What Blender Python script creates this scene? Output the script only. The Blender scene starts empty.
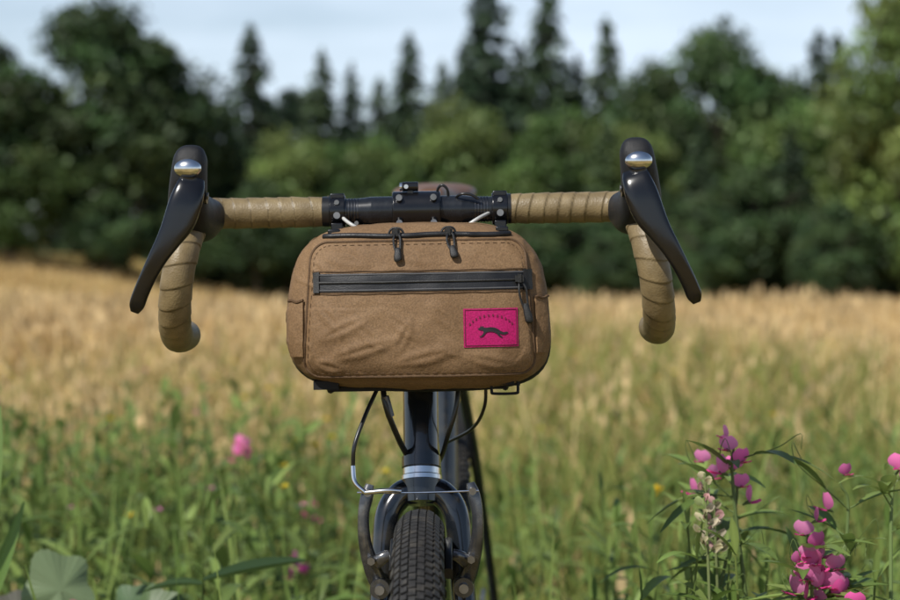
import bpy, math, random, bisect
import numpy as np
from mathutils import Vector, Matrix, noise
from mathutils.bvhtree import BVHTree

rng = np.random.default_rng(7)
random.seed(7)
SC = bpy.context.scene
V = Vector

# ------------------------------------------------------------------ materials
def new_mat(name):
    m = bpy.data.materials.new(name); m.use_nodes = True
    nt = m.node_tree
    b = nt.nodes["Principled BSDF"]
    return m, nt, b

def simple(name, col, rough=0.5, metal=0.0, coat=0.0, var=0.25, vscale=60, bump=0.0, bscale=400, spec=0.5, dirt=None, dscale=25):
    m, nt, b = new_mat(name)
    tc = nt.nodes.new("ShaderNodeTexCoord")
    n = nt.nodes.new("ShaderNodeTexNoise"); n.inputs["Scale"].default_value = vscale; n.inputs["Detail"].default_value = 5
    nt.links.new(tc.outputs["Object"], n.inputs["Vector"])
    r = nt.nodes.new("ShaderNodeMapRange")
    r.inputs[3].default_value = 1 - var; r.inputs[4].default_value = 1 + var
    r.inputs[1].default_value = .25; r.inputs[2].default_value = .75
    nt.links.new(n.outputs["Fac"], r.inputs[0])
    mul = nt.nodes.new("ShaderNodeVectorMath"); mul.operation = 'SCALE'
    mul.inputs[0].default_value = col
    nt.links.new(r.outputs[0], mul.inputs["Scale"])
    out = mul.outputs[0]
    if dirt:
        n2 = nt.nodes.new("ShaderNodeTexNoise"); n2.inputs["Scale"].default_value = dscale; n2.inputs["Detail"].default_value = 8
        nt.links.new(tc.outputs["Object"], n2.inputs["Vector"])
        cr = nt.nodes.new("ShaderNodeMapRange"); cr.inputs[1].default_value = .5; cr.inputs[2].default_value = .72
        cr.inputs[4].default_value = .6
        nt.links.new(n2.outputs["Fac"], cr.inputs[0])
        mx = nt.nodes.new("ShaderNodeMix"); mx.data_type = 'RGBA'
        nt.links.new(cr.outputs[0], mx.inputs[0]); nt.links.new(out, mx.inputs[6]); mx.inputs[7].default_value = (*dirt, 1)
        out = mx.outputs[2]
    nt.links.new(out, b.inputs["Base Color"])
    rr = nt.nodes.new("ShaderNodeMapRange"); rr.inputs[3].default_value = max(0.02, rough * .75); rr.inputs[4].default_value = min(1, rough * 1.25)
    nt.links.new(n.outputs["Fac"], rr.inputs[0]); nt.links.new(rr.outputs[0], b.inputs["Roughness"])
    b.inputs["Metallic"].default_value = metal
    b.inputs["Coat Weight"].default_value = coat
    b.inputs["Specular IOR Level"].default_value = spec
    if bump:
        n3 = nt.nodes.new("ShaderNodeTexNoise"); n3.inputs["Scale"].default_value = bscale; n3.inputs["Detail"].default_value = 4
        nt.links.new(tc.outputs["Object"], n3.inputs["Vector"])
        bp = nt.nodes.new("ShaderNodeBump"); bp.inputs["Strength"].default_value = bump; bp.inputs["Distance"].default_value = .001
        nt.links.new(n3.outputs["Fac"], bp.inputs["Height"]); nt.links.new(bp.outputs[0], b.inputs["Normal"])
    return m

M_black_paint = simple("black_frame_paint", (.008, .010, .013), .16, coat=.6, var=.2, dirt=(.045, .04, .03), dscale=40)
M_lever = simple("black_anodised_lever", (.005, .005, .006), .22, coat=.1)
M_rubber = simple("black_hood_rubber", (.009, .009, .010), .5, bump=.6, bscale=1100, spec=.35)
M_tyre = simple("tyre_rubber", (.020, .019, .018), .7, var=.35, bump=.4, bscale=600, dirt=(.09, .08, .065), dscale=60, spec=.3)
M_knob = simple("tyre_tread_rubber", (.024, .023, .022), .65, var=.4, vscale=200, dirt=(.08, .07, .055), dscale=80, spec=.3)
M_silver = simple("polished_alloy", (.70, .70, .70), .20, metal=1, var=.1)
M_bolt = simple("steel_bolt", (.30, .30, .31), .35, metal=1, var=.3)
M_grey = simple("dark_anodised_alloy", (.10, .10, .105), .3, metal=1, var=.2)
M_arm = simple("worn_grey_brake_alloy", (.10, .103, .11), .27, metal=.75, var=.3, dirt=(.30, .29, .28), dscale=90)
M_bar = simple("satin_black_bar", (.014, .016, .020), .26, metal=.2, var=.3, vscale=120)
M_cable = simple("black_cable_housing", (.012, .012, .012), .3)
M_wire = simple("steel_wire", (.5, .5, .5), .3, metal=1)
M_leather = simple("brown_leather", (.13, .065, .032), .45, var=.25, bump=.3)
M_pull = simple("black_cord", (.01, .01, .01), .5, bump=.5, bscale=1500)
M_backp = simple("black_nylon", (.012, .012, .013), .7, bump=.5, bscale=1200, spec=.3)
M_chain = simple("greasy_steel", (.2, .19, .17), .4, metal=1)

def tape_mat():
    m, nt, b = new_mat("tan_bar_tape")
    tc = nt.nodes.new("ShaderNodeTexCoord")
    n = nt.nodes.new("ShaderNodeTexNoise"); n.inputs["Scale"].default_value = 60; n.inputs["Detail"].default_value = 8
    nt.links.new(tc.outputs["Object"], n.inputs["Vector"])
    cr = nt.nodes.new("ShaderNodeValToRGB")
    cr.color_ramp.elements[0].position = .3; cr.color_ramp.elements[0].color = (.140, .100, .046, 1)
    cr.color_ramp.elements[1].position = .7; cr.color_ramp.elements[1].color = (.240, .178, .088, 1)
    nt.links.new(n.outputs["Fac"], cr.inputs[0])
    at = nt.nodes.new("ShaderNodeAttribute"); at.attribute_name = "Col"
    mx = nt.nodes.new("ShaderNodeMix"); mx.data_type = 'RGBA'; mx.blend_type = 'MULTIPLY'; mx.inputs[0].default_value = 1
    nt.links.new(cr.outputs[0], mx.inputs[6]); nt.links.new(at.outputs["Color"], mx.inputs[7])
    nt.links.new(mx.outputs[2], b.inputs["Base Color"])
    b.inputs["Roughness"].default_value = .48; b.inputs["Specular IOR Level"].default_value = .5
    n3 = nt.nodes.new("ShaderNodeTexVoronoi"); n3.inputs["Scale"].default_value = 600
    nt.links.new(tc.outputs["Object"], n3.inputs["Vector"])
    bp = nt.nodes.new("ShaderNodeBump"); bp.inputs["Strength"].default_value = .22; bp.inputs["Distance"].default_value = .001
    nt.links.new(n3.outputs["Distance"], bp.inputs["Height"]); nt.links.new(bp.outputs[0], b.inputs["Normal"])
    return m
M_tape = tape_mat()

def canvas_mat(name, c0, c1, wr=1.0):
    m, nt, b = new_mat(name)
    tc = nt.nodes.new("ShaderNodeTexCoord")
    n = nt.nodes.new("ShaderNodeTexNoise"); n.inputs["Scale"].default_value = 18; n.inputs["Detail"].default_value = 8; n.inputs["Roughness"].default_value = .6
    nt.links.new(tc.outputs["Object"], n.inputs["Vector"])
    cr = nt.nodes.new("ShaderNodeValToRGB")
    cr.color_ramp.elements[0].position = .3; cr.color_ramp.elements[0].color = (*c0, 1)
    cr.color_ramp.elements[1].position = .7; cr.color_ramp.elements[1].color = (*c1, 1)
    nt.links.new(n.outputs["Fac"], cr.inputs[0])
    fib = nt.nodes.new("ShaderNodeTexNoise"); fib.inputs["Scale"].default_value = 650; fib.inputs["Detail"].default_value = 3
    nt.links.new(tc.outputs["Object"], fib.inputs["Vector"])
    fr = nt.nodes.new("ShaderNodeMapRange"); fr.inputs[1].default_value = .3; fr.inputs[2].default_value = .7; fr.inputs[3].default_value = .76; fr.inputs[4].default_value = 1.24
    nt.links.new(fib.outputs["Fac"], fr.inputs[0])
    sc = nt.nodes.new("ShaderNodeVectorMath"); sc.operation = 'SCALE'
    nt.links.new(cr.outputs[0], sc.inputs[0]); nt.links.new(fr.outputs[0], sc.inputs["Scale"])
    nt.links.new(sc.outputs[0], b.inputs["Base Color"])
    b.inputs["Roughness"].default_value = .68; b.inputs["Specular IOR Level"].default_value = .28
    wn = nt.nodes.new("ShaderNodeTexNoise"); wn.inputs["Scale"].default_value = 30; wn.inputs["Detail"].default_value = 4
    nt.links.new(tc.outputs["Object"], wn.inputs["Vector"])
    bp1 = nt.nodes.new("ShaderNodeBump"); bp1.inputs["Strength"].default_value = .38 * wr; bp1.inputs["Distance"].default_value = .007
    nt.links.new(wn.outputs["Fac"], bp1.inputs["Height"])
    ch = nt.nodes.new("ShaderNodeTexNoise"); ch.inputs["Scale"].default_value = 160; ch.inputs["Detail"].default_value = 3
    nt.links.new(tc.outputs["Object"], ch.inputs["Vector"])
    bp2 = nt.nodes.new("ShaderNodeBump"); bp2.inputs["Strength"].default_value = .35 * wr; bp2.inputs["Distance"].default_value = .001
    nt.links.new(ch.outputs["Fac"], bp2.inputs["Height"]); nt.links.new(bp1.outputs[0], bp2.inputs["Normal"])
    bp = nt.nodes.new("ShaderNodeBump"); bp.inputs["Strength"].default_value = .6; bp.inputs["Distance"].default_value = .0006
    nt.links.new(fib.outputs["Fac"], bp.inputs["Height"]); nt.links.new(bp2.outputs[0], bp.inputs["Normal"])
    nt.links.new(bp.outputs[0], b.inputs["Normal"])
    return m
M_canvas = canvas_mat("brown_canvas", (.150, .087, .041), (.205, .125, .063))
M_piping = canvas_mat("brown_piping", (.075, .042, .02), (.11, .065, .033), .2)
M_label = canvas_mat("magenta_label", (.33, .004, .085), (.42, .008, .12), .1)
M_ziptape = simple("black_coated_zip_tape", (.010, .010, .011), .42, var=.2, bump=.3, bscale=900, spec=.4)
M_zipedge = simple("grey_zip_edge", (.10, .10, .105), .4)
M_ink = simple("black_thread", (.01, .008, .01), .8)
M_ink2 = simple("dark_magenta_thread", (.13, .004, .03), .8)

def leaf_mat(name, trans=.35, rough=.5, spec=.3):
    m, nt, b = new_mat(name)
    at = nt.nodes.new("ShaderNodeAttribute"); at.attribute_name = "Col"
    oi = nt.nodes.new("ShaderNodeObjectInfo")
    mr = nt.nodes.new("ShaderNodeMapRange"); mr.inputs[3].default_value = .8; mr.inputs[4].default_value = 1.2
    nt.links.new(oi.outputs["Random"], mr.inputs[0])
    sc = nt.nodes.new("ShaderNodeVectorMath"); sc.operation = 'SCALE'
    nt.links.new(at.outputs["Color"], sc.inputs[0]); nt.links.new(mr.outputs[0], sc.inputs["Scale"])
    nt.links.new(sc.outputs[0], b.inputs["Base Color"])
    b.inputs["Roughness"].default_value = rough; b.inputs["Specular IOR Level"].default_value = spec
    if trans:
        t = nt.nodes.new("ShaderNodeBsdfTranslucent"); nt.links.new(sc.outputs[0], t.inputs[0])
        mx = nt.nodes.new("ShaderNodeMixShader"); mx.inputs[0].default_value = trans
        nt.links.new(b.outputs[0], mx.inputs[1]); nt.links.new(t.outputs[0], mx.inputs[2])
        nt.links.new(mx.outputs[0], nt.nodes["Material Output"].inputs[0])
    return m
M_leaf = leaf_mat("tree_leaves", 0, .55, .3)
M_grass = leaf_mat("grass_blades", .25, .6, .25)
M_weed = leaf_mat("weed_leaves", .35, .45, .4)
M_petal = leaf_mat("flower_petals", .4, .6, .2)
M_bark = simple("bark", (.07, .055, .04), .9, var=.4, vscale=6, bump=1, bscale=20)

# ------------------------------------------------------------------ mesh tools
def catmull(P, n):
    P = [V(p) for p in P]
    if len(P) < 3: return [P[0].lerp(P[-1], i / n) for i in range(n + 1)]
    Q = [P[0] * 2 - P[1]] + P + [P[-1] * 2 - P[-2]]
    out = []; m = len(P) - 1
    for i in range(n + 1):
        t = i / n * m; k = min(int(t), m - 1); u = t - k
        a, b, c, d = Q[k:k + 4]
        out.append(.5 * ((2 * b) + (c - a) * u + (2 * a - 5 * b + 4 * c - d) * u * u + (3 * b - a - 3 * c + d) * u ** 3))
    return out
def lin(L, n):
    m = len(L) - 1; o = []
    for i in range(n + 1):
        t = i / n * m; k = min(int(t), m - 1); u = t - k
        o.append(L[k] * (1 - u) + L[k + 1] * u)
    return o

class MB:
    def __init__(s): s.v = []; s.f = []; s.c = []; s.col = (1, 1, 1)
    def add(s, vs, fs, cs=None):
        o = len(s.v)
        s.v += [tuple(x) for x in vs]; s.f += [tuple(i + o for i in f) for f in fs]
        s.c += cs if cs else [s.col] * len(vs)
    def rings(s, rings, caps=True, closed=False, cs=None):
        n = len(rings[0]); vs = [p for r in rings for p in r]; fs = []
        m = len(rings)
        for i in range(m if closed else m - 1):
            a = i * n; b = ((i + 1) % m) * n
            for j in range(n):
                k = (j + 1) % n; fs.append((a + j, a + k, b + k, b + j))
        if caps and not closed:
            fs.append(tuple(reversed(range(n)))); fs.append(tuple((m - 1) * n + j for j in range(n)))
        s.add(vs, fs, cs)
    def tube(s, P, r, seg=12, res=None, rf=None, caps=True, colf=None):
        if not isinstance(r, (list, tuple)): r = [r, r]
        if res is None: res = 1 if len(P) == 2 else 6 * (len(P) - 1)
        if len(P) == 2 and len(r) > 2: res = max(res, (len(r) - 1) * 2)
        Q = catmull(P, res); R = lin(list(r), res)
        T = [(Q[min(i + 1, res)] - Q[max(i - 1, 0)]).normalized() for i in range(res + 1)]
        up = V((0, 0, 1)) if abs(T[0].z) < .9 else V((0, 1, 0))
        N = (up - T[0] * up.dot(T[0])).normalized(); rings = []; L = 0; cs = []
        for i in range(res + 1):
            if i: L += (Q[i] - Q[i - 1]).length
            N = (N - T[i] * N.dot(T[i])).normalized(); B = T[i].cross(N); ring = []
            for j in range(seg):
                a = 2 * math.pi * j / seg; rr = R[i] * (rf(L, a) if rf else 1)
                ring.append(Q[i] + (N * math.cos(a) + B * math.sin(a)) * rr)
                cs.append(colf(L, a) if colf else s.col)
            rings.append(ring)
        s.rings(rings, caps, cs=cs)
    def loft(s, P, rx, ry, seg=24, res=None, p=2.4, xax=(1, 0, 0)):
        if res is None: res = 5 * (len(P) - 1)
        Q = catmull(P, res)
        RX = [max(x.x, .0003) for x in catmull([(a, 0, 0) for a in rx], res)]
        RY = [max(x.x, .0003) for x in catmull([(a, 0, 0) for a in ry], res)]
        rings = []
        for i in range(res + 1):
            T = (Q[min(i + 1, res)] - Q[max(i - 1, 0)]).normalized()
            X = V(xax); X = (X - T * X.dot(T)).normalized(); Y = T.cross(X); ring = []
            for j in range(seg):
                a = 2 * math.pi * j / seg; c, q = math.cos(a), math.sin(a)
                cc = math.copysign(abs(c) ** (2 / p), c); qq = math.copysign(abs(q) ** (2 / p), q)
                ring.append(Q[i] + X * cc * RX[i] + Y * qq * RY[i])
            rings.append(ring)
        s.rings(rings)
    def box(s, c, size, R=None):
        c = V(c); R = R or Matrix.Identity(3); vs = []
        for x in (-.5, .5):
            for y in (-.5, .5):
                for z in (-.5, .5): vs.append(c + R @ V((x * size[0], y * size[1], z * size[2])))
        s.add(vs, [(0, 1, 3, 2), (4, 6, 7, 5), (0, 4, 5, 1), (2, 3, 7, 6), (0, 2, 6, 4), (1, 5, 7, 3)])
    def cyl(s, a, b, r, seg=20, r2=None): s.tube([a, b], [r, r if r2 is None else r2], seg, 1)
    def ell(s, c, r, nu=16, nv=10, R=None):
        c = V(c); R = R or Matrix.Identity(3); rings = []
        for i in range(nv + 1):
            t = math.pi * (i / nv * .98 + .01); ring = []
            for j in range(nu):
                a = 2 * math.pi * j / nu
                ring.append(c + R @ V((r[0] * math.sin(t) * math.cos(a), r[1] * math.sin(t) * math.sin(a), r[2] * math.cos(t))))
            rings.append(ring)
        s.rings(rings)
    def torus(s, c, R, prof, n=120):  # axis X; prof list of (dr,dx)
        rings = []
        for i in range(n):
            a = 2 * math.pi * i / n
            rings.append([V((c[0] + dx, c[1] + (R + dr) * math.cos(a), c[2] + (R + dr) * math.sin(a))) for dr, dx in prof])
        s.rings(rings, False, True)
    def obj(s, name, mat, parent=None, smooth=True, bevel=0, angle=40, sub=0):
        me = bpy.data.meshes.new(name); me.from_pydata(s.v, [], s.f); me.update()
        ca = me.color_attributes.new("Col", 'FLOAT_COLOR', 'POINT')
        arr = np.ones((len(s.v), 4), dtype=np.float32); arr[:, :3] = np.array(s.c, dtype=np.float32).reshape(-1, 3)
        ca.data.foreach_set("color", arr.ravel())
        if smooth:
            me.polygons.foreach_set("use_smooth", [True] * len(me.polygons)); me.set_sharp_from_angle(angle=math.radians(angle))
        me.materials.append(mat)
        o = bpy.data.objects.new(name, me); SC.collection.objects.link(o)
        if parent: o.parent = parent
        if bevel:
            b = o.modifiers.new("bevel", 'BEVEL'); b.width = bevel; b.segments = 3; b.limit_method = 'ANGLE'
        return o

def np_mesh(name, verts, faces, cols, mat, parent=None, smooth=False):
    me = bpy.data.meshes.new(name)
    N = len(verts); Mf = len(faces)
    me.vertices.add(N); me.vertices.foreach_set("co", verts.astype(np.float32).ravel())
    me.loops.add(Mf * 4); me.loops.foreach_set("vertex_index", faces.astype(np.int32).ravel())
    me.polygons.add(Mf); me.polygons.foreach_set("loop_start", np.arange(0, Mf * 4, 4, dtype=np.int32))
    me.polygons.foreach_set("loop_total", np.full(Mf, 4, dtype=np.int32))
    if smooth: me.polygons.foreach_set("use_smooth", np.ones(Mf, dtype=bool))
    me.update(calc_edges=True)
    ca = me.color_attributes.new("Col", 'FLOAT_COLOR', 'POINT')
    a = np.ones((N, 4), dtype=np.float32); a[:, :3] = cols; ca.data.foreach_set("color", a.ravel())
    me.materials.append(mat)
    if parent is False: return me
    o = bpy.data.objects.new(name, me); SC.collection.objects.link(o)
    if parent: o.parent = parent
    return o

def empty(name, loc=(0, 0, 0)):
    e = bpy.data.objects.new(name, None); e.location = loc; e.empty_display_size = .1
    SC.collection.objects.link(e); return e

def sstep(a, b, x):
    t = np.clip((x - a) / (b - a), 0, 1); return t * t * (3 - 2 * t)

# ------------------------------------------------------------------ terrain
def gz(x, y):
    t = sstep(2, 92, y)
    return -t * (.30 + 2.6 * sstep(-26, -5, x)) + .05 * np.sin(x * .35 + 1) * np.sin(y * .22) * sstep(3, 12, y)

def build_ground():
    ys = np.concatenate([np.arange(-60, -6, 6), np.arange(-6, 12, .5), np.arange(12, 120, 2.5), np.geomspace(122, 900, 22)])
    xs = np.concatenate([-np.geomspace(900, 42, 16), np.arange(-40, 40.1, 1.25), np.geomspace(42, 900, 16)])
    X, Y = np.meshgrid(xs, ys); Z = gz(X, Y)
    v = np.stack([X, Y, Z], -1).reshape(-1, 3); nx = len(xs); ny = len(ys)
    I = np.arange(nx * ny).reshape(ny, nx)
    f = np.stack([I[:-1, :-1], I[:-1, 1:], I[1:, 1:], I[1:, :-1]], -1).reshape(-1, 4)
    m, nt, b = new_mat("meadow_soil_and_thatch")
    tc = nt.nodes.new("ShaderNodeTexCoord")
    n = nt.nodes.new("ShaderNodeTexNoise"); n.inputs["Scale"].default_value = .25; n.inputs["Detail"].default_value = 10; n.inputs["Roughness"].default_value = .6
    nt.links.new(tc.outputs["Object"], n.inputs["Vector"])
    cr = nt.nodes.new("ShaderNodeValToRGB")
    cr.color_ramp.elements[0].position = .3; cr.color_ramp.elements[0].color = (.24, .185, .055, 1)
    cr.color_ramp.elements[1].position = .6; cr.color_ramp.elements[1].color = (.48, .34, .13, 1)
    nt.links.new(n.outputs["Fac"], cr.inputs[0]); nt.links.new(cr.outputs[0], b.inputs["Base Color"])
    b.inputs["Roughness"].default_value = 1; b.inputs["Specular IOR Level"].default_value = 0
    n2 = nt.nodes.new("ShaderNodeTexNoise"); n2.inputs["Scale"].default_value = 12; n2.inputs["Detail"].default_value = 8
    nt.links.new(tc.outputs["Object"], n2.inputs["Vector"])
    bp = nt.nodes.new("ShaderNodeBump"); bp.inputs["Distance"].default_value = .15; bp.inputs["Strength"].default_value = .8
    nt.links.new(n2.outputs["Fac"], bp.inputs["Height"]); nt.links.new(bp.outputs[0], b.inputs["Normal"])
    np_mesh("meadow_ground", v, f, np.ones((len(v), 3)), m, smooth=True)
build_ground()

def vnoise(x, y, s, seed=0):
    r = np.random.default_rng(seed); o = np.zeros_like(x)
    for k in range(7):
        a = r.uniform(0, 6.28); f = s * r.uniform(.6, 1.9); p = r.uniform(0, 6.28)
        o += np.sin((x * np.cos(a) + y * np.sin(a)) * f + p + 1.3 * np.sin(f * .7 * (x * np.sin(a) - y * np.cos(a)) + p * 2))
    return np.clip(.5 + o / 7 * .9, 0, 1)

def blades(N, x, y, h, w, lean, cols):
    z = gz(x, y)
    a = rng.uniform(0, 2 * np.pi, N); fa = rng.uniform(0, 2 * np.pi, N)
    wx, wy = np.cos(fa) * w * .5, np.sin(fa) * w * .5
    lx, ly = np.cos(a) * lean * h, np.sin(a) * lean * h
    v = np.zeros((N, 6, 3))
    for k, (t, ww) in enumerate(((0, .8), (.55, 1.0), (1.0, .12))):
        cx = x + lx * t ** 2; cy = y + ly * t ** 2; cz = z + h * t * (1 - .25 * lean * t)
        v[:, 2 * k, 0] = cx - wx * ww; v[:, 2 * k, 1] = cy - wy * ww; v[:, 2 * k, 2] = cz
        v[:, 2 * k + 1, 0] = cx + wx * ww; v[:, 2 * k + 1, 1] = cy + wy * ww; v[:, 2 * k + 1, 2] = cz
    base = np.arange(N)[:, None] * 6
    f = np.concatenate([base + np.array([[0, 1, 3, 2]]), base + np.array([[2, 3, 5, 4]])], 0)
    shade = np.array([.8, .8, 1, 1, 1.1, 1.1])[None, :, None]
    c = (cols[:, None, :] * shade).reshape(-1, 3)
    tip = np.stack([x + lx, y + ly, z + h * (1 - .25 * lean)], -1)
    return v.reshape(-1, 3), f, c, tip

def meadow():
    N = 230000
    D = np.exp(rng.uniform(np.log(2.6), np.log(98), N))
    D[:20000] = rng.uniform(.3, 3, 20000)
    x = rng.uniform(-1, 1, N) * (.42 * D + 1.6); y = D - 1.75
    w = np.clip(.0026 * D ** .62, .003, .045) * rng.uniform(.7, 1.4, N)
    h = rng.uniform(.2, .48, N) * (1 + .7 * (vnoise(x, y, .8, 3) - .5)) * (.8 + .2 * sstep(4, 12, D)) * (1 + .9 * sstep(55, 90, D) * vnoise(x, y, .6, 13))
    green = np.clip(.62 * (1 - sstep(3.6, 7.0, D)) + .55 * sstep(.5, .85, vnoise(x, y * .5, .5, 5)) * (1 - .8 * sstep(9, 26, D)) * (.6 + .8 * sstep(-2, 2, x)), 0, .95)
    g = rng.uniform(0, 1, N) < green
    gold = np.array([.62, .42, .16]); gold2 = np.array([.76, .58, .30]); straw = np.array([.42, .25, .09])
    t = rng.uniform(0, 1, (N, 1)); gc = gold * (1 - t) + gold2 * t
    s = rng.uniform(0, 1, N) < .06 + .62 * sstep(.3, .8, vnoise(x, y * .35, .6, 9)); gc[s] = straw * rng.uniform(.8, 1.3, (s.sum(), 1))
    t = rng.uniform(0, 1, (N, 1)); grc = np.array([.12, .17, .035]) * (1 - t) + np.array([.36, .36, .10]) * t
    cols = np.where(g[:, None], grc, gc)
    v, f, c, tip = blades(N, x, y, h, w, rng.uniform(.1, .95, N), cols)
    sel = np.where((~g) & (rng.uniform(0, 1, N) < .33))[0]; n = len(sel)
    L = rng.uniform(.03, .07, n) * np.clip(D[sel] / 8, 1, 2.2); W = L * .2; a = rng.uniform(0, 6.28, n)
    T = tip[sel]; q = np.zeros((n, 4, 3)); q[:] = T[:, None, :]
    q[:, 0, 2] -= L * .5; q[:, 2, 2] += L * .5
    q[:, 1, 0] += np.cos(a) * W; q[:, 1, 1] += np.sin(a) * W; q[:, 3, 0] -= np.cos(a) * W; q[:, 3, 1] -= np.sin(a) * W
    f2 = np.arange(n * 4).reshape(n, 4) + len(v)
    c2 = np.repeat(np.array([.68, .50, .26]) * rng.uniform(.65, 1.25, (n, 1)), 4, 0)
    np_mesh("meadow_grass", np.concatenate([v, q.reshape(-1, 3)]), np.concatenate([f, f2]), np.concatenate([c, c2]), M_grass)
meadow()

# ------------------------------------------------------------------ trees
def leaf_quads(C, size, r):
    n = len(C); a = r.normal(size=(n, 3)); a /= np.linalg.norm(a, axis=1)[:, None]
    b = r.normal(size=(n, 3)); b -= a * (a * b).sum(1)[:, None]; b /= np.linalg.norm(b, axis=1)[:, None]
    s = size[:, None]; q = np.stack([C - a * s, C + b * s * .6, C + a * s, C - b * s * .6], 1)
    return q.reshape(-1, 3)

def decid_mesh(name, H, W, seed, base, nl=60, per=270):
    r = np.random.default_rng(seed); P = []; Cc = []
    for i in range(nl):
        while True:
            p = r.uniform(-1, 1, 3)
            if .35 < (p ** 2).sum() < 1: break
        zz = p[2]; taper = 1 - .25 * max(zz, 0)
        c = np.array([p[0] * W * .38 * taper, p[1] * W * .38 * taper, H * .52 + zz * H * .40])
        R = W * r.uniform(.08, .17)
        d = r.normal(size=(per, 3)); d /= np.linalg.norm(d, axis=1)[:, None]
        rad = R * r.uniform(.5, 1.15, (per, 1)); pts = c + d * rad * np.array([1.1, 1.1, .8])
        ok = pts[:, 2] > .15; pts = pts[ok]; d = d[ok]
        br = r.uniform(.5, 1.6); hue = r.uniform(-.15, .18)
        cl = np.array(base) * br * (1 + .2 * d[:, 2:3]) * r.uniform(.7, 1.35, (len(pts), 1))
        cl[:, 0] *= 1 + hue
        P.append(pts); Cc.append(cl)
    P = np.concatenate(P); Cc = np.concatenate(Cc)
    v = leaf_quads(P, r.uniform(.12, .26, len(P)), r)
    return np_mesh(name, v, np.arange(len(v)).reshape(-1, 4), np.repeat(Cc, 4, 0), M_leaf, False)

def conifer_mesh(name, H, W, seed, base):
    r = np.random.default_rng(seed); P = []; Cc = []; S = []
    z = .04 * H
    while z < H * .97:
        t = z / H; L0 = W * .5 * (1 - t) ** .8 + .10
        nb = int(6 + 5 * (1 - t)); tier = r.uniform(.75, 1.15)
        for k in range(nb):
            L = L0 * tier * r.uniform(.6, 1.25); a = r.uniform(0, 6.28); n = int(7 + L * 9)
            u = r.uniform(.05, 1, n) ** .7
            dx, dy = math.cos(a), math.sin(a)
            side = r.normal(0, .17, n) * L * (1.15 - u)
            px = dx * u * L - dy * side; py = dy * u * L + dx * side
            pz = z + .10 * L * u - .34 * L * u ** 2 + r.normal(0, .07, n)
            P.append(np.stack([px, py, pz], -1)); br = r.uniform(.55, 1.45)
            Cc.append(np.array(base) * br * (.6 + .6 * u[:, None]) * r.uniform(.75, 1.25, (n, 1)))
            S.append(r.uniform(.13, .28, n) * (.65 + .5 * (1 - t)))
        z += H * .0165 * r.uniform(.6, 1.4)
    n = 26; P.append(np.stack([r.normal(0, .05, n), r.normal(0, .05, n), np.linspace(.94, .99, n) * H], -1)); Cc.append(np.tile(np.array(base), (n, 1))); S.append(np.full(n, .14))
    P = np.concatenate(P); Cc = np.concatenate(Cc); S = np.concatenate(S); P[:, 2] = np.maximum(P[:, 2], .1)
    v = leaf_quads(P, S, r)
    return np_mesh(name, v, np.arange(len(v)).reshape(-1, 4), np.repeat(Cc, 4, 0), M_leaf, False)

def wood_mesh(name, H, W, conif, seed):
    r = random.Random(seed); b = MB()
    if conif:
        b.tube([(0, 0, -.4), (.05, 0, H * .5), (0, 0, H * .9)], [.22, .13, .02], 8)
        for i in range(26):
            z = H * (.1 + .75 * i / 26); L = W * .42 * (1 - z / H); a = r.uniform(0, 6.28)
            b.tube([(0, 0, z), (math.cos(a) * L * .5, math.sin(a) * L * .5, z + .03 * L), (math.cos(a) * L, math.sin(a) * L, z - .25 * L)], [.04, .012], 5, 4)
    else:
        b.tube([(0, 0, -.4), (.1, .05, H * .25), (-.05, .1, H * .55), (.05, 0, H * .85)], [.32, .26, .15, .04], 8)
        for i in range(16):
            z = H * r.uniform(.15, .6); a = r.uniform(0, 6.28); L = W * r.uniform(.2, .4)
            b.tube([(0, 0, z), (math.cos(a) * L * .5, math.sin(a) * L * .5, z + L * .35), (math.cos(a) * L, math.sin(a) * L, z + L * .8)], [.11, .06, .02], 6, 6)
    me_o = b.obj(name, M_bark); me = me_o.data; bpy.data.objects.remove(me_o); return me

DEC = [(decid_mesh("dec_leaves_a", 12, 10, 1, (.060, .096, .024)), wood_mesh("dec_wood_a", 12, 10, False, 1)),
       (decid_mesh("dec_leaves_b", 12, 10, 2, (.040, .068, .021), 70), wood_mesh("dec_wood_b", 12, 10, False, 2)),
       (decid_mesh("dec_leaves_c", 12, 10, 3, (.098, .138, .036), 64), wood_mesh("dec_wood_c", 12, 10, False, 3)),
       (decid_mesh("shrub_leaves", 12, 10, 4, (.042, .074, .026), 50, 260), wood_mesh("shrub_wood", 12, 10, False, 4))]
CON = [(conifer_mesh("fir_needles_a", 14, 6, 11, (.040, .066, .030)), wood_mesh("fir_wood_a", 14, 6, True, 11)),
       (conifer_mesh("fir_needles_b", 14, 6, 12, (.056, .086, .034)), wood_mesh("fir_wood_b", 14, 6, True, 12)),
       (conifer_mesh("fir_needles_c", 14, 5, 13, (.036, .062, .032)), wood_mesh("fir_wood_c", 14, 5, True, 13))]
def plant_tree(kind, src, x, y, topz, w, H0, W0):
    g = float(gz(np.array(x), np.array(y))); h = topz - g
    e = empty(kind, (x, y, g)); e.scale = (w / W0, w / W0, h / H0); e.rotation_euler = (0, 0, random.uniform(0, 6.28))
    for me, nm in ((src[0], "foliage"), (src[1], "trunk_and_limbs")):
        o = bpy.data.objects.new(nm, me); SC.collection.objects.link(o); o.parent = e
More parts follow.
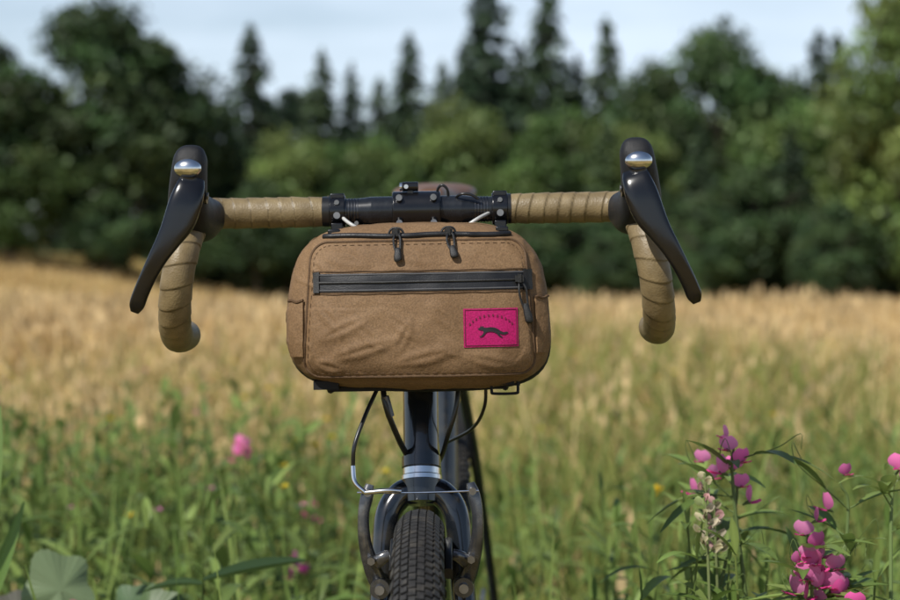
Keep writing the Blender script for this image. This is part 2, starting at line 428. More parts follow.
for x, y, tz, w, k in [(-18.0, 90, 13.7, 13.5, 1), (-24.4, 86, 11.6, 11, 1), (-13.6, 91, 9.2, 7.0, 1), (.4, 95, 9.0, 8.5, 2), (6.4, 93, 9.2, 7.5, 0),
                       (15.4, 98, 13.4, 11.0, 1), (11.3, 96, 11.0, 7.5, 1), (21.2, 76, 14.0, 9.5, 2), (18.4, 90, 9.2, 8, 0), (-4.4, 92, 7.4, 7, 0), (-8.6, 91, 6.8, 7, 2),
                       (-34, 86, 13, 12, 0), (-45, 80, 12, 12, 1), (31, 80, 12, 10, 0), (42, 75, 13, 12, 1), (3.5, 91, 6.0, 6, 0), (-27.5, 82, 8, 7, 2), (9.6, 90, 7.0, 6.5, 2), (-21.5, 84, 6.5, 6, 0), (19.4, 97, 10.4, 6.5, 1)]:
    plant_tree("deciduous_tree", DEC[k], x, y, tz, w, 12, 10)
for x, y, tz, w in [(9.6, 84, 3.6, 7), (14.6, 82, 4.6, 8), (5.2, 86, 2.6, 6.5), (-9.9, 88, 4.2, 6), (.2, 87, 3.0, 7), (-5, 88, 3.4, 6), (19.0, 78, 4.0, 7), (-13.5, 88, 4.2, 5), (-17, 85, 3.4, 5), (12, 80, 2.2, 4), (24.5, 76, 4.4, 7), (-24.5, 83, 4.5, 6), (7.4, 81, 1.0, 4), (16.8, 76, 1.8, 4), (2.6, 83, .9, 3.5)]:
    plant_tree("shrub", DEC[3], x, y, tz, w, 12, 10)
for i, (x, y, tz, w) in enumerate([(-12.3, 106, 14.2, 8.5), (-7.9, 106, 12.6, 6.5), (-6.1, 107, 11.8, 6), (-2.5, 106, 13.6, 7.5), (-.5, 107, 12.0, 6), (2.3, 107, 18.6, 10.5),
                       (6.0, 106, 17.2, 8.5), (9.6, 106, 14.6, 7.5), (7.9, 107, 12.4, 6.5), (-15.2, 106, 9.6, 7), (4.3, 108, 13.2, 7.5), (-10, 107, 10.2, 7), (21.2, 99, 12.9, 7), (23.4, 104, 13.4, 7.5),
                       (16.6, 83, 6.2, 6), (12.8, 106, 11.8, 7.5), (-4.4, 108, 11.0, 6.5), (.9, 108, 13.4, 7), (27, 96, 14, 8), (-29, 100, 14, 8), (-40, 98, 15, 8), (36, 92, 14, 8), (8.2, 89, 6.8, 5.5), (-1.8, 94, 7.4, 5), (12.6, 86, 6.4, 5), (-11.6, 92, 6.5, 5)]):
    plant_tree("conifer_tree", CON[i % 3], x, y, tz, w, 14, 6)
def distant():
    r = np.random.default_rng(5); P = []; Cc = []
    for i in range(500):
        x = r.uniform(-95, 95); y = r.uniform(111, 121); top = 8.6 + 1.6 * math.sin(x * .5) + r.uniform(-1.5, 1)
        zc = r.uniform(-2, top); R = r.uniform(1.1, 1.9); n = 100
        d = r.normal(size=(n, 3)); d /= np.linalg.norm(d, axis=1)[:, None]
        P.append(np.array([x, y, zc]) + d * R * r.uniform(.6, 1.05, (n, 1)))
        Cc.append(np.array([.038, .064, .028]) * r.uniform(.6, 1.3) * r.uniform(.8, 1.2, (n, 1)))
    P = np.concatenate(P); Cc = np.concatenate(Cc)
    v = leaf_quads(P, r.uniform(.25, .5, len(P)), r)
    np_mesh("distant_forest", v, np.arange(len(v)).reshape(-1, 4), np.repeat(Cc, 4, 0), M_leaf)
distant()

# ------------------------------------------------------------------ bicycle
LEAN = math.radians(-1.0)
bike = empty("bicycle", (-.0165, 0, 0)); bike.rotation_euler = (0, LEAN, 0)
BZ = .96
def st(z): return V((0, (z - .69) * .335, z))

def wheel(prefix, c):
    b = MB(); r = .021; Rc = .319
    b.torus(c, Rc, [(r * math.cos(a), r * math.sin(a)) for a in np.linspace(0, 2 * math.pi, 24, endpoint=False)], 160)
    b.obj(prefix + "_tyre", M_tyre, bike)
    k = MB(); n = 210
    for i in range(n):
        for j, ph in enumerate((-66, -47, -27, -9, 9, 27, 47, 66)):
            a = 2 * math.pi * (i + (.5 if j % 2 else 0)) / n; p = math.radians(ph)
            if abs(ph) > 60 and i % 2: continue
            rad = V((0, math.cos(a), math.sin(a))); tan = V((0, -math.sin(a), math.cos(a)))
            nrm = rad * math.cos(p) + V((1, 0, 0)) * math.sin(p); side = nrm.cross(tan)
            R = Matrix((side, tan, nrm)).transposed()
            sz = (.0060, .0066, .0034) if abs(ph) < 60 else (.006, .011, .004)
            if abs(ph) < 12: sz = (.0058, .0084, .0026)
            k.box(V(c) + rad * Rc + nrm * (r + .0006), sz, R)
    k.obj(prefix + "_tread", M_knob, bike, smooth=False)
    m = MB()
    m.torus(c, .300, [(.009, -.0125), (-.006, -.012), (-.014, -.006), (-.014, .006), (-.006, .012), (.009, .0125), (.004, .009), (.004, -.009)], 120)
    m.obj(prefix + "_rim", M_grey, bike)
    s = MB()
    for i in range(32):
        a = 2 * math.pi * i / 32; sd = 1 if i % 2 else -1; a2 = a + (.9 if (i // 2) % 2 else -.9)
        s.tube([(c[0] + sd * .03, c[1] + .022 * math.cos(a2), c[2] + .022 * math.sin(a2)), (c[0], c[1] + .287 * math.cos(a), c[2] + .287 * math.sin(a))], .001, 5, 1)
    s.obj(prefix + "_spokes", M_wire, bike)
    h = MB(); h.cyl((c[0] - .05, c[1], c[2]), (c[0] + .05, c[1], c[2]), .009)
    h.cyl((c[0] - .032, c[1], c[2]), (c[0] + .032, c[1], c[2]), .013)
    for sd in (-1, 1): h.cyl((c[0] + sd * .028, c[1], c[2]), (c[0] + sd * .032, c[1], c[2]), .025)
    h.obj(prefix + "_hub", M_silver, bike)
FW = (0, -.16, .340); wheel("front_wheel", FW)
YAW = .038
def fr(x, y, z):
    return V((x + (y - .02) * YAW, y, z))
RW = fr(0, .90, .340); wheel("rear_wheel", tuple(RW))

f = MB()
f.cyl(st(.668), st(.689), .0195, 28, .0215)
for s in (-1, 1):
    f.tube([(s * .004, -.004, .681), (s * .020, -.007, .677), (s * .0325, -.014, .661), (s * .0375, -.024, .632), (s * .041, -.045, .57), (s * .048, -.095, .45), (s * .051, -.16, .345)],
           [.0135, .0135, .013, .012, .0115, .010, .0075], 18, 48)
    f.box((s * .051, -.16, .338), (.006, .022, .03))
f.obj("fork", M_black_paint, bike)
h = MB(); h.tube([st(.7015), st(.735), st(.85)], [.0182, .0178, .0178], 32, 10)
h.cyl(st(.702), st(.712), .0196, 32); h.cyl(st(.84), st(.852), .0198, 32)
h.obj("head_tube", M_black_paint, bike)
h = MB(); h.cyl(st(.6895), st(.6935), .0205, 32); h.cyl(st(.6945), st(.7005), .0190, 32)
h.obj("lower_headset_cup", M_silver, bike)
h = MB(); h.loft([st(.770) + V((0, -.0172, 0)), st(.790) + V((0, -.0172, 0))], [.0055, .0055], [.0012, .0012], 16, 4, 2.2)
h.obj("head_badge", M_silver, bike)
h = MB(); h.cyl(st(.853), st(.866), .019, 32, .016); h.cyl(st(.867), st(.905), .0165, 32); h.cyl(st(.905), st(.957), .0185, 32)
h.obj("headset_and_spacers", M_grey, bike)
sm = MB(); sm.tube([st(.932), V((0, .02, .955))], [.0165, .0155], 24)
sm.cyl((-.024, 0, BZ), (.024, 0, BZ), .0190, 32)
sm.obj("stem", M_lever, bike, bevel=.0015)
sb = MB()
for x in (-.017, .017):
    for z in (-.0125, .0125): sb.cyl((x, -.012, BZ + z), (x, -.0205, BZ + z), .0032, 14)
sb.obj("stem_bolts", M_bolt, bike)
half = [(0, 0, BZ), (.05, 0, BZ), (.12, 0, BZ), (.185, 0, BZ), (.204, -.010, BZ), (.211, -.040, BZ - .003), (.214, -.075, BZ - .012), (.219, -.098, .925), (.225, -.103, .895), (.230, -.088, .862), (.234, -.052, .843), (.237, -.005, .838), (.239, .035, .837)]
bb = MB(); bb.cyl((-.1, 0, BZ), (.1, 0, BZ), .0125, 28)
bb.cyl((-.045, 0, BZ), (.045, 0, BZ), .0142, 28)
for s in (-1, 1):
    bb.tube([(s * .045, 0, BZ), (s * .060, 0, BZ)], [.0142, .0125], 28)
bb.obj("handlebar", M_bar, bike)
rg = MB()
for s in (-1, 1):
    for k in range(5): rg.cyl((s * (.058 + k * .003), 0, BZ), (s * (.0590 + k * .003), 0, BZ), .0131, 28)
rg.obj("bar_knurling", M_grey, bike)
def make_tape(seed):
    rr = random.Random(seed); seams = [0]
    while seams[-1] < .6: seams.append(seams[-1] + rr.uniform(.0125, .0185))
    def loc(L, a):
        q = L + .0045 * math.cos(a + seed)
        k = bisect.bisect_right(seams, q) - 1; k = max(0, min(k, len(seams) - 2))
        return (q - seams[k]) / (seams[k + 1] - seams[k]), seams[k + 1] - seams[k]
    def rf(L, a):
        u, w = loc(L, a); e_ = u * w
        return .972 + .052 * (u if e_ > .0010 else (1 - e_ / .0010)) + .006 * math.sin(a * 3 + L * 200)
    def cf(L, a):
        u, w = loc(L, a); e_ = u * w
        k = .55 if e_ < .0011 else (1 - .12 * math.exp(-e_ * 500)); return (k, k, k)
    return rf, cf
for s, nm in ((-1, "bar_tape"), (1, "bar_tape_b")):
    rf_, cf_ = make_tape(3 + s)
    t = MB(); t.tube([(s * .088, 0, BZ)] + [(s * p[0], p[1], p[2]) for p in half[2:]], [.0146] + [.0154] * 10, 40, 560, rf_, True, cf_)
    t.obj(nm, M_tape, bike, angle=80)
e = MB()
for s in (-1, 1):
    e.cyl((s * .0865, 0, BZ), (s * .094, 0, BZ), .0152, 32)
    e.cyl((s * .2392, .035, .837), (s * .2394, .040, .837), .0145, 24)
e.obj("tape_finish_and_plugs", M_cable, bike)
c = MB(); c2 = MB()
for s, x in ((-1, .079), (1, .083)):
    c.cyl((s * (x - .0080), 0, BZ), (s * (x + .0080), 0, BZ), .0160, 36)
    c.box((s * x, -.002, BZ + .0150), (.014, .012, .006)); c.box((s * x, -.010, BZ - .0165), (.012, .016, .010))
    c2.cyl((s * x, -.012, BZ - .004), (s * x, -.0174, BZ - .004), .0034, 14)
    c2.cyl((s * x, -.010, BZ + .009), (s * x, -.0158, BZ + .009), .0024, 14)
    c.box((s * x, -.040, BZ - .0205), (.012, .050, .005))
c.obj("bag_mount_clamps", M_lever, bike, bevel=.0012); c2.obj("clamp_bolts", M_bolt, bike)
g = MB(); g.cyl((-.014, -.006, BZ + .0235), (.002, -.006, BZ + .0235), .0048, 18); g.box((-.006, -.004, BZ + .017), (.006, .009, .012))
g.obj("bell_bracket", M_lever, bike, bevel=.0008)
g = MB(); g.cyl((-.0165, -.006, BZ + .0235), (-.0142, -.006, BZ + .0235), .0040, 14); g.cyl((-.010, -.0102, BZ + .0235), (-.010, -.0120, BZ + .0235), .0022, 12)
g.obj("bracket_bolts", M_silver, bike)
g = MB(); g.tube([(.020, .004, BZ + .012), (.0215, 0, BZ + .021), (.026, -.002, BZ + .0245), (.031, -.002, BZ + .020), (.0320, .002, BZ + .010)], .0014, 10, 24)
g.tube([(.036, .004, BZ + .006), (.042, -.012, BZ + .014), (.052, -.015, BZ + .015), (.062, -.015, BZ + .010)], .0014, 10, 24)
g.obj("computer_wire", M_cable, bike)

for s in (-1, 1):
    sx = lambda P: [(s * p[0], p[1], p[2]) for p in P]
    hd = MB()
    hd.loft(sx([(.205, -.022, .957), (.210, -.045, .955), (.213, -.070, .956), (.214, -.094, .963), (.212, -.110, .979), (.209, -.119, .999), (.207, -.119, 1.013), (.2065, -.114, 1.0195)]),
            [.0165, .0195, .0205, .0195, .0180, .0165, .0145, .007], [.0175, .0225, .0235, .021, .0185, .0165, .012, .004], 28, 48, 2.6)
    hd.loft(sx([(.214, -.075, .944), (.2165, -.092, .937), (.217, -.104, .937)]), [.014, .012, .006], [.014, .012, .005], 20, 12)
    hd.obj("brake_hood" if s < 0 else "brake_hood_b", M_rubber, bike)
    lv = MB()
    lv.loft(sx([(.2055, -.130, .989), (.2065, -.136, .980), (.210, -.140, .968), (.216, -.143, .951), (.225, -.145, .935), (.235, -.145, .919), (.2445, -.143, .902), (.2525, -.139, .886), (.257, -.136, .875), (.2595, -.134, .8685)]),
            [.0120, .0138, .0150, .0145, .0112, .0088, .0076, .0073, .0070, .0040], [.006, .008, .008, .0065, .0050, .0045, .0042, .0042, .004, .002], 28, 60, 3.4, xax=(1, 0, s * .4))
    lv.cyl((s * .194, -.112, .975), (s * .228, -.112, .975), .0075, 20)
    lv.obj("brake_lever" if s < 0 else "brake_lever_b", M_lever, bike)
    pv = MB(); pv.cyl((s * .1935, -.112, .975), (s * .1925, -.112, .975), .0035, 14); pv.cyl((s * .2285, -.112, .975), (s * .2295, -.112, .975), .0035, 14)
    pv.obj("lever_pivot" if s < 0 else "lever_pivot_b", M_bolt, bike)
    cp = MB(); cp.ell((s * .2085, -.1315, 1.0005), (.0128, .009, .0096), 24, 14, Matrix.Rotation(math.radians(-22), 3, 'X'))
    cp.obj("lever_cap" if s < 0 else "lever_cap_b", M_silver, bike)

arm = MB(); wr = MB()
for s in (-1, 1):
    arm.loft([(s * .040, -.064, .598), (s * .047, -.072, .615), (s * .0535, -.078, .642), (s * .0545, -.078, .668), (s * .051, -.076, .686), (s * .048, -.075, .697)],
             [.0085, .0078, .0062, .0055, .0062, .004], [.0085, .007, .006, .0055, .006, .004], 16, 30, 3)
    arm.cyl((s * .040, -.045, .598), (s * .040, -.083, .598), .0095, 20)
    arm.loft([(s * .044, -.078, .622), (s * .036, -.080, .628), (s * .030, -.080, .630)], [.007, .006, .005], [.005, .005, .004], 12, 8)
    wr.cyl((s * .040, -.083, .598), (s * .040, -.088, .598), .0046, 16)
    wr.cyl((s * .0475, -.083, .626), (s * .0475, -.090, .626), .0040, 6)
    wr.cyl((s * .050, -.080, .690), (s * .050, -.084, .690), .0036, 16)
arm.obj("brake_arms", M_arm, bike); wr.obj("brake_bolts", M_bolt, bike)
wr = MB()
wr.tube([(-.060, -.082, .6905), (0, -.082, .6895), (.056, -.082, .6905)], .0010, 8)
wr.tube([(-.0525, -.083, .6905), (-.030, -.085, .6925), (-.018, -.084, .6915)], .0024, 10)
wr.tube([(-.064, -.075, .715), (-.062, -.080, .700), (-.052, -.083, .6905)], .0024, 10)
wr.obj("brake_link_wire", M_silver, bike)
pad = MB()
for s in (-1, 1): pad.loft([(s * .026, -.115, .618), (s * .026, -.09, .630), (s * .026, -.06, .637)], [.004] * 3, [.006] * 3, 12, 8, 4)
pad.obj("brake_pads", M_cable, bike)
cb = MB()
cb.tube([(-.036, .02, .84), (-.036, -.03, .800), (-.052, -.06, .762), (-.062, -.075, .735), (-.064, -.075, .713)], .0020, 10, 40)
cb.tube([(-.060, -.012, BZ - .012), (-.045, .03, .93), (-.036, .02, .84)], .0024, 10, 20)
cb.tube([(-.033, .01, .82), (-.035, -.03, .778), (-.022, -.02, .735), (-.006, .03, .695), (.004, .09, .66)], .0030, 10, 40)
cb.tube([(.040, -.01, .80), (.036, -.02, .765), (.027, -.015, .735), (.020, .02, .710), (.010, .07, .690)], .0024, 10, 40)
cb.tube([(.066, .02, .82), (.066, 0, .785), (.064, .01, .76), (.052, .05, .735), (.025, .10, .715)], .0018, 10, 40)
cb.obj("cable_housings", M_cable, bike)
adj = MB(); adj.cyl((-.0340, -.03, .777), (-.0290, -.029, .757), .0042, 12); adj.obj("cable_adjuster", M_grey, bike)
w2 = MB()
w2.tube([(-.074, -.01, BZ - .006), (-.066, -.030, BZ - .012), (-.052, -.030, BZ - .021), (-.038, -.006, BZ - .030)], .0018, 10, 20)
w2.tube([(.072, -.010, BZ - .004), (.060, -.030, BZ - .010), (.045, -.026, BZ - .020), (.035, 0, BZ - .030)], .0018, 10, 20)
w2.obj("light_cable_housings", simple("pale_cable_housing", (.45, .45, .43), .4), bike)
F = MB()
F.tube([st(.835), fr(0, .34, .825), fr(0, .655, .80)], [.0150, .0145, .0135], 20)
F.tube([st(.735), fr(0, .30, .50), fr(0, .53, .285)], [.0175, .0175, .0170], 20)
F.tube([fr(0, .53, .275), fr(0, .60, .53), fr(0, .665, .82)], [.0145] * 3, 20)
F.cyl(fr(-.035, .53, .275), fr(.035, .53, .275), .021, 24)
for s in (-1, 1):
    F.tube([fr(s * .02, .55, .275), fr(s * .035, .70, .295), fr(s * .062, .89, .338)], [.0095, .0085, .007], 12)
    F.tube([fr(s * .010, .655, .79), fr(s * .035, .74, .62), fr(s * .062, .89, .345)], [.0075, .0075, .006], 12)
    F.box(fr(s * .064, .895, .338), (.005, .03, .04))
F.obj("frame", M_black_paint, bike)
sp = MB(); sp.cyl(fr(0, .66, .80), fr(0, .695, .955), .0136, 20)
for s in (-1, 1): sp.tube([fr(s * .022, .58, .955), fr(s * .022, .68, .948), fr(s * .045, .80, .965)], .0035, 8)
sp.box(fr(0, .693, .951), (.05, .03, .014))
sp.obj("seatpost_and_rails", M_silver, bike)
sd = MB()
sd.loft([fr(-.012, .525, .974), fr(-.012, .56, .984), fr(-.012, .62, .985), fr(-.014, .69, .985), fr(-.016, .75, .992), fr(-.018, .795, .996), fr(-.018, .812, .989)],
        [.010, .019, .023, .036, .056, .060, .040], [.006, .014, .017, .017, .016, .014, .007], 28, 40, 2.5)
sd.obj("leather_saddle", M_leather, bike)
d = MB(); d.torus(tuple(fr(.045, .53, .275)), .082, [(.006, -.0015), (.006, .0015), (-.006, .0015), (-.006, -.0015)], 80)
for k in range(5):
    a = k * 2 * math.pi / 5; d.tube([fr(.045, .53, .275), fr(.045, .53 + .078 * math.cos(a), .275 + .078 * math.sin(a))], [.008, .005], 10)
for s, a in ((1, -.35), (-1, -.35 + math.pi)):
    p = fr(s * .068, .53 + .17 * math.cos(a), .275 + .17 * math.sin(a))
    d.tube([fr(s * .050, .53, .275), p], [.013, .009], 12); d.box(p + V((s * .045, 0, 0)), (.08, .06, .018)); d.cyl(p, p + V((s * .05, 0, 0)), .006)
for R_, x in ((.055, .040), (.045, .036), (.035, .032), (.026, .028)):
    c0 = fr(x, .90, .34); d.torus(tuple(c0), R_, [(.003, -.001), (.003, .001), (-.02, .001), (-.02, -.001)], 40)
for sg in (1, -1):
    d.tube([fr(.045, .53, .275 + sg * .088), fr(.040, .90, .34 + sg * .055)] if sg > 0 else [fr(.045, .53, .187), fr(.04, .86, .215), fr(.04, .90, .25)], .0035, 6)
d.tube([fr(.045, .905, .325), fr(.047, .895, .27), fr(.043, .885, .22)], [.009, .011, .007], 10)
d.obj("drivetrain", M_chain, bike)

# ------------------------------------------------------------------ handlebar bag
bag = empty("handlebar_bag", bike.location); bag.rotation_euler = (0, LEAN, 0)
def rbox(cx, cy, cz, hx, hy, hz, p, shape=None, n=(140, 46, 96), wr=.0):
    b = MB(); idx = {}
    def pt(q):
        m = max(abs(c) for c in q); l = sum(abs(c) ** p for c in q) ** (1 / p); return [c * m / l for c in q]
    faces = []; vs = []
    def vid(q):
        k = tuple(round(c, 5) for c in q)
        if k not in idx: idx[k] = len(vs); vs.append(pt(q))
        return idx[k]
    nx, ny, nz = n
    for ax, (a, c_), (na, nc) in ((0, (1, 2), (ny, nz)), (1, (0, 2), (nx, nz)), (2, (0, 1), (nx, ny))):
        for sg in (-1, 1):
            for i in range(na):
                for j in range(nc):
                    quad = []
                    for di, dj in ((0, 0), (1, 0), (1, 1), (0, 1)):
                        q = [0, 0, 0]; q[ax] = sg; q[a] = -1 + 2 * (i + di) / na; q[c_] = -1 + 2 * (j + dj) / nc; quad.append(vid(q))
                    if (sg > 0) == (ax == 1): quad.reverse()
                    faces.append(quad)
    out = []
    # soft pull-creases: (x0,z0,x1,z1,height,width)
    creases = [(-.095, -.030, -.045, -.008, .9, .0040), (-.085, -.048, -.020, -.030, 1.0, .0042), (-.060, -.012, -.030, -.040, .8, .0032), (-.02, -.052, .035, -.040, .9, .0042), (.010, .004, .038, -.022, .7, .0034),
               (-.095, .006, -.070, -.022, .8, .0034), (-.090, .052, -.045, .040, .8, .004), (-.03, .056, .02, .042, .7, .004), (.05, .054, .092, .036, .8, .004), (-.030, -.004, .000, -.030, .7, .0030), (.045, -.046, .09, -.056, .7, .004), (-.05, .030, .0, .034, .5, .004),
               (-.072, -.020, -.066, -.046, .6, .003), (-.006, -.012, -.022, -.044, .6, .003), (.020, -.030, .040, -.046, .6, .003), (-.1, .045, -.085, .028, .7, .003), (-.098, -.05, -.07, -.058, .7, .003)]
    for q in vs:
        P = V((q[0] * hx, q[1] * hy, q[2] * hz))
        if shape: P = shape(q, P)
        if wr:
            nn = V((q[0] ** 3, q[1] ** 3, q[2] ** 3)).normalized()
            w = noise.noise(P * 13) * .7 + noise.noise(P * 30 + V((5, 2, 1))) * .5 + noise.noise(P * 70) * .2
            if abs(q[1]) < .9:
                w += .45 * max(0, 1 - abs(noise.noise(V((P.x * 18, P.y * 30, P.z * 30)))) / .12)
            if q[1] < -.3:
                for x0, z0, x1, z1, ah, aw in creases:
                    dx, dz = x1 - x0, z1 - z0; L2 = dx * dx + dz * dz
                    t = ((P.x - x0) * dx + (P.z - z0) * dz) / L2
                    if -.15 < t < 1.15:
                        bow = .004 * math.sin(t * 3.1)
                        dd = abs((P.x - x0) * dz - (P.z - z0) * dx) / math.sqrt(L2) - bow
                        w += ah * math.exp(-(dd / aw) ** 2) * math.sin(math.pi * (t + .15) / 1.3)
            d_e = max(abs((P.x - .002) / (.1035 - .003 * q[2])), abs((P.z + .002) / .0645) if q[1] < 0 else 0)
            P += nn * w * wr
            if q[1] < -.3: P.y += .0040 * sstep(.985, 1.045, d_e)
        out.append(P + V((cx, cy, cz)))
    b.add(out, faces); return b
def bshape(q, P):
    P.x = P.x * (1 - .060 * q[2] - .05 * q[2] ** 2)
    if q[1] < 0:
        k = -q[1]
        P.y += k * (.014 * q[2] + .010 * q[2] ** 2 + .004) - k * .008 * (1 - q[0] ** 2)
    P.z += .003 * (1 - abs(q[0])) * q[2] - .0025 * q[0] * (q[2] < 0)
    return P
body = rbox(0.001, -.040, .8670, .1265, .064, .0775, 4.4, bshape, wr=.0019)
bvh = BVHTree.FromPolygons([V(v) for v in body.v], body.f)
body.obj("body", M_canvas, bag, angle=180)
rbox(0.001, -.006, .863, .1285, .040, .080, 4.6, bshape, n=(30, 12, 20)).obj("back_panel", M_backp, bag, angle=180)
def surf(x, z, off=0.0):
    h_, n_, i_, d_ = bvh.ray_cast(V((x, -1, z)), V((0, 1, 0)))
    if h_ is None: return V((x, -.05, z))
    if n_.y > 0: n_ = -n_
    return h_ + n_ * off
def patch(b, x0, x1, z0, z1, off, nx, nz, zf=None):
    nx += 2; nz += 2; vs = []
    for j in range(nz + 1):
        for i in range(nx + 1):
            u = min(max((i - 1) / (nx - 2), 0), 1); w = min(max((j - 1) / (nz - 2), 0), 1)
            x = x0 + (x1 - x0) * u; z = z0 + (z1 - z0) * w + (zf(x) if zf else 0)
            edge = i in (0, nx) or j in (0, nz)
            vs.append(surf(x, z, -.001 if edge else off))
    fs = [(j * (nx + 1) + i, j * (nx + 1) + i + 1, (j + 1) * (nx + 1) + i + 1, (j + 1) * (nx + 1) + i) for j in range(nz) for i in range(nx)]
    b.add(vs, fs)
pp = MB()
def rrect(x0, x1, z0, z1, r, n=10):
    pts = []
    for cx, cz, a0 in ((x1 - r, z1 - r, 0), (x0 + r, z1 - r, 90), (x0 + r, z0 + r, 180), (x1 - r, z0 + r, 270)):
        for k in range(n + 1):
            a = math.radians(a0 + 90 * k / n); pts.append((cx + r * math.cos(a), cz + r * math.sin(a)))
    return pts
L = rrect(-.1035, .1075, .8025, .9295, .016)
full = []
for i in range(len(L)):
    a, b_ = L[i], L[(i + 1) % len(L)]; m = max(1, int(math.dist(a, b_) / .004))
    for k in range(m): full.append((a[0] + (b_[0] - a[0]) * k / m, a[1] + (b_[1] - a[1]) * k / m))
full.append(full[0])
pp.tube([surf(x * (1 - .05 * (z - .8675) / .0765), z, .0003) for x, z in full], .0013, 8, len(full) - 1)
pp.tube([surf(-.098 + .203 * k / 50, .9015 + .0003 * math.sin(k * .7), .0002) for k in range(51)], .0008, 6, 50)
pp.tube([surf(-.098 + .203 * k / 50, .8805 + .0003 * math.sin(k * .9), .0002) for k in range(51)], .0008, 6, 50)
pp.obj("seam_piping", M_piping, bag)
# rows of top-stitching beside the seams
ts = MB(); acc = 0
for k in range(len(full) - 1):
    if k % 2 == 0:
        (xa, za), (xb, zb) = full[k], full[k + 1]
        f_ = lambda x, z: surf(x * (1 - .05 * (z - .8675) / .0765) * .966, .866 + (z - .866) * .950, .0003)
        ts.tube([f_(xa, za), f_(xb, zb)], .00035, 5, 1)
ts.obj("top_stitching", M_piping, bag)
sp_ = MB()
for s, x0, x1 in ((-1, -.1195, -.1065), (1, .1115, .1225)):
    patch(sp_, x0, x1, .822, .873, .0030, 6, 14)
sp_.obj("side_pockets", M_canvas, bag, angle=60)
sp_ = MB()
for s, x0, x1 in ((-1, -.1200, -.1060), (1, .1110, .1230)):
    sp_.tube([surf(x0 + (x1 - x0) * k / 8, .8735 + .0008 * math.sin(k), .0032) for k in range(9)], .0014, 6)
sp_.obj("side_pocket_hems", M_piping, bag)
z1 = MB(); patch(z1, -.0955, .1075, .8825, .8995, .0012, 60, 6); z1.obj("front_zip_tape", M_ziptape, bag)
z2 = MB()
for zz in (.8838, .8982): z2.tube([surf(-.094 + .200 * k / 50, zz, .0014) for k in range(51)], .0006, 6, 50)
z2.obj("front_zip_edging", M_zipedge, bag)
z3 = MB(); z3.tube([surf(-.094 + .196 * k / 50, .891, .0014) for k in range(51)], .0014, 8, 50)
patch(z3, .101, .1085, .8815, .9005, .0026, 4, 4); patch(z3, -.0965, -.091, .8815, .9005, .0026, 3, 4)
z3.obj("front_zip_coil", M_pull, bag)
z4 = MB(); top = [surf(-.088 + .178 * k / 50, .9345 + .0006 * math.sin(k * .25), .0006) for k in range(51)]
z4.tube(top, .0028, 10, 50); z4.obj("top_zip", M_ziptape, bag)
def pull(name, x, z, length, ang):
    b = MB(); a = surf(x, z, .004); dx, dz = math.sin(ang), -math.cos(ang)
    def at(t, side=0, off=.0035): return surf(x + dx * length * t + side * math.cos(ang), z + dz * length * t + side * math.sin(ang), off)
    b.box(a, (.008, .006, .006)); b.box(a + V((0, -.003, .0005)), (.0035, .003, .008))
    for s in (-1, 1):
        b.tube([a, at(.25, s * .0030, .005), at(.45, s * .0030), at(.7, s * .0018), at(.85, 0)], .0011, 8, 24)
    b.loft([at(.58), at(.72, 0, .004), at(.98, 0, .004), at(1.05, 0, .0035)], [.0020, .0032, .0038, .002], [.002, .0026, .003, .0015], 14, 12, 3)
    b.obj(name, M_pull, bag)
pull("top_zip_pull", -.0185, .9350, .024, .10); pull("top_zip_pull_b", .0310, .9350, .023, .24)
arch = MB()
for x in (-.0185, .031): arch.tube([surf(x - .008, .9345, .001), surf(x - .004, .9375, .0055), surf(x + .004, .9375, .0055), surf(x + .008, .9345, .001)], .0011, 8)
arch.obj("zip_pull_bridges", M_pull, bag)
pull("front_zip_pull", .0965, .891, .040, .20)
lb = MB(); patch(lb, .0440, .0950, .829, .865, .0010, 14, 10); lb.obj("woven_label", M_label, bag, angle=60)
fox = [(-13, 1.2), (-10.5, 2.6), (-9.6, 4.6), (-8.6, 3.0), (-7.4, 4.4), (-6.9, 2.6), (-4, 2.4), (0, 2.8), (4, 2.2), (6.5, 1.0), (9, -1.0), (12, -2.2), (15.2, -1.8), (16.4, -2.8), (13.5, -4.4), (10, -4.2), (7.8, -2.8), (8.6, -4.6), (11, -6.8), (10.2, -7.4), (7.2, -5.6), (5.2, -3.2), (2, -1.6), (-2, -1.4), (-4.6, -2.2), (-7.6, -5.6), (-10.8, -6.8), (-11, -6.0), (-8.6, -4.6), (-7, -2.0), (-8, -.2), (-10.5, .2)]
fx = MB(); fx.add([surf(.0695 + x * .00098, .8445 + z * .00098, .0017) for x, z in fox], [tuple(range(len(fox)))])
fx.obj("label_fox_embroidery", M_ink, bag, smooth=False)
fx = MB()
for k in range(12):
    a = math.radians(145 - k * 10); x = .0695 + .024 * math.cos(a); z = .8395 + .019 * math.sin(a)
    q = [(x - .0008, z - .0011), (x + .0008, z - .0011), (x + .0006, z + .0011), (x - .0006, z + .0011)]
    fx.add([surf(a_, b_, .0016) for a_, b_ in q], [(0, 1, 2, 3)])
fx.obj("label_arc_embroidery", M_ink2, bag, smooth=False)
st_b = MB()
for q0, q1 in (((.0455, .8305), (.0935, .8305)), ((.0455, .8635), (.0935, .8635)), ((.0455, .8305), (.0455, .8635)), ((.0935, .8305), (.0935, .8635))):
    st_b.tube([surf(q0[0] + (q1[0] - q0[0]) * k / 12, q0[1] + (q1[1] - q0[1]) * k / 12, .0012) for k in range(13)], .0004, 5, 12)
st_b.obj("label_stitching", M_ink2, bag)
wb = MB()
for x in (-.088, .085):
    wb.tube([(x, -.060, .797), (x, -.02, .783), (x, .02, .785)], [.0032, .0032], 8, 10)
    wb.box((x, -.045, .7895), (.026, .03, .003))
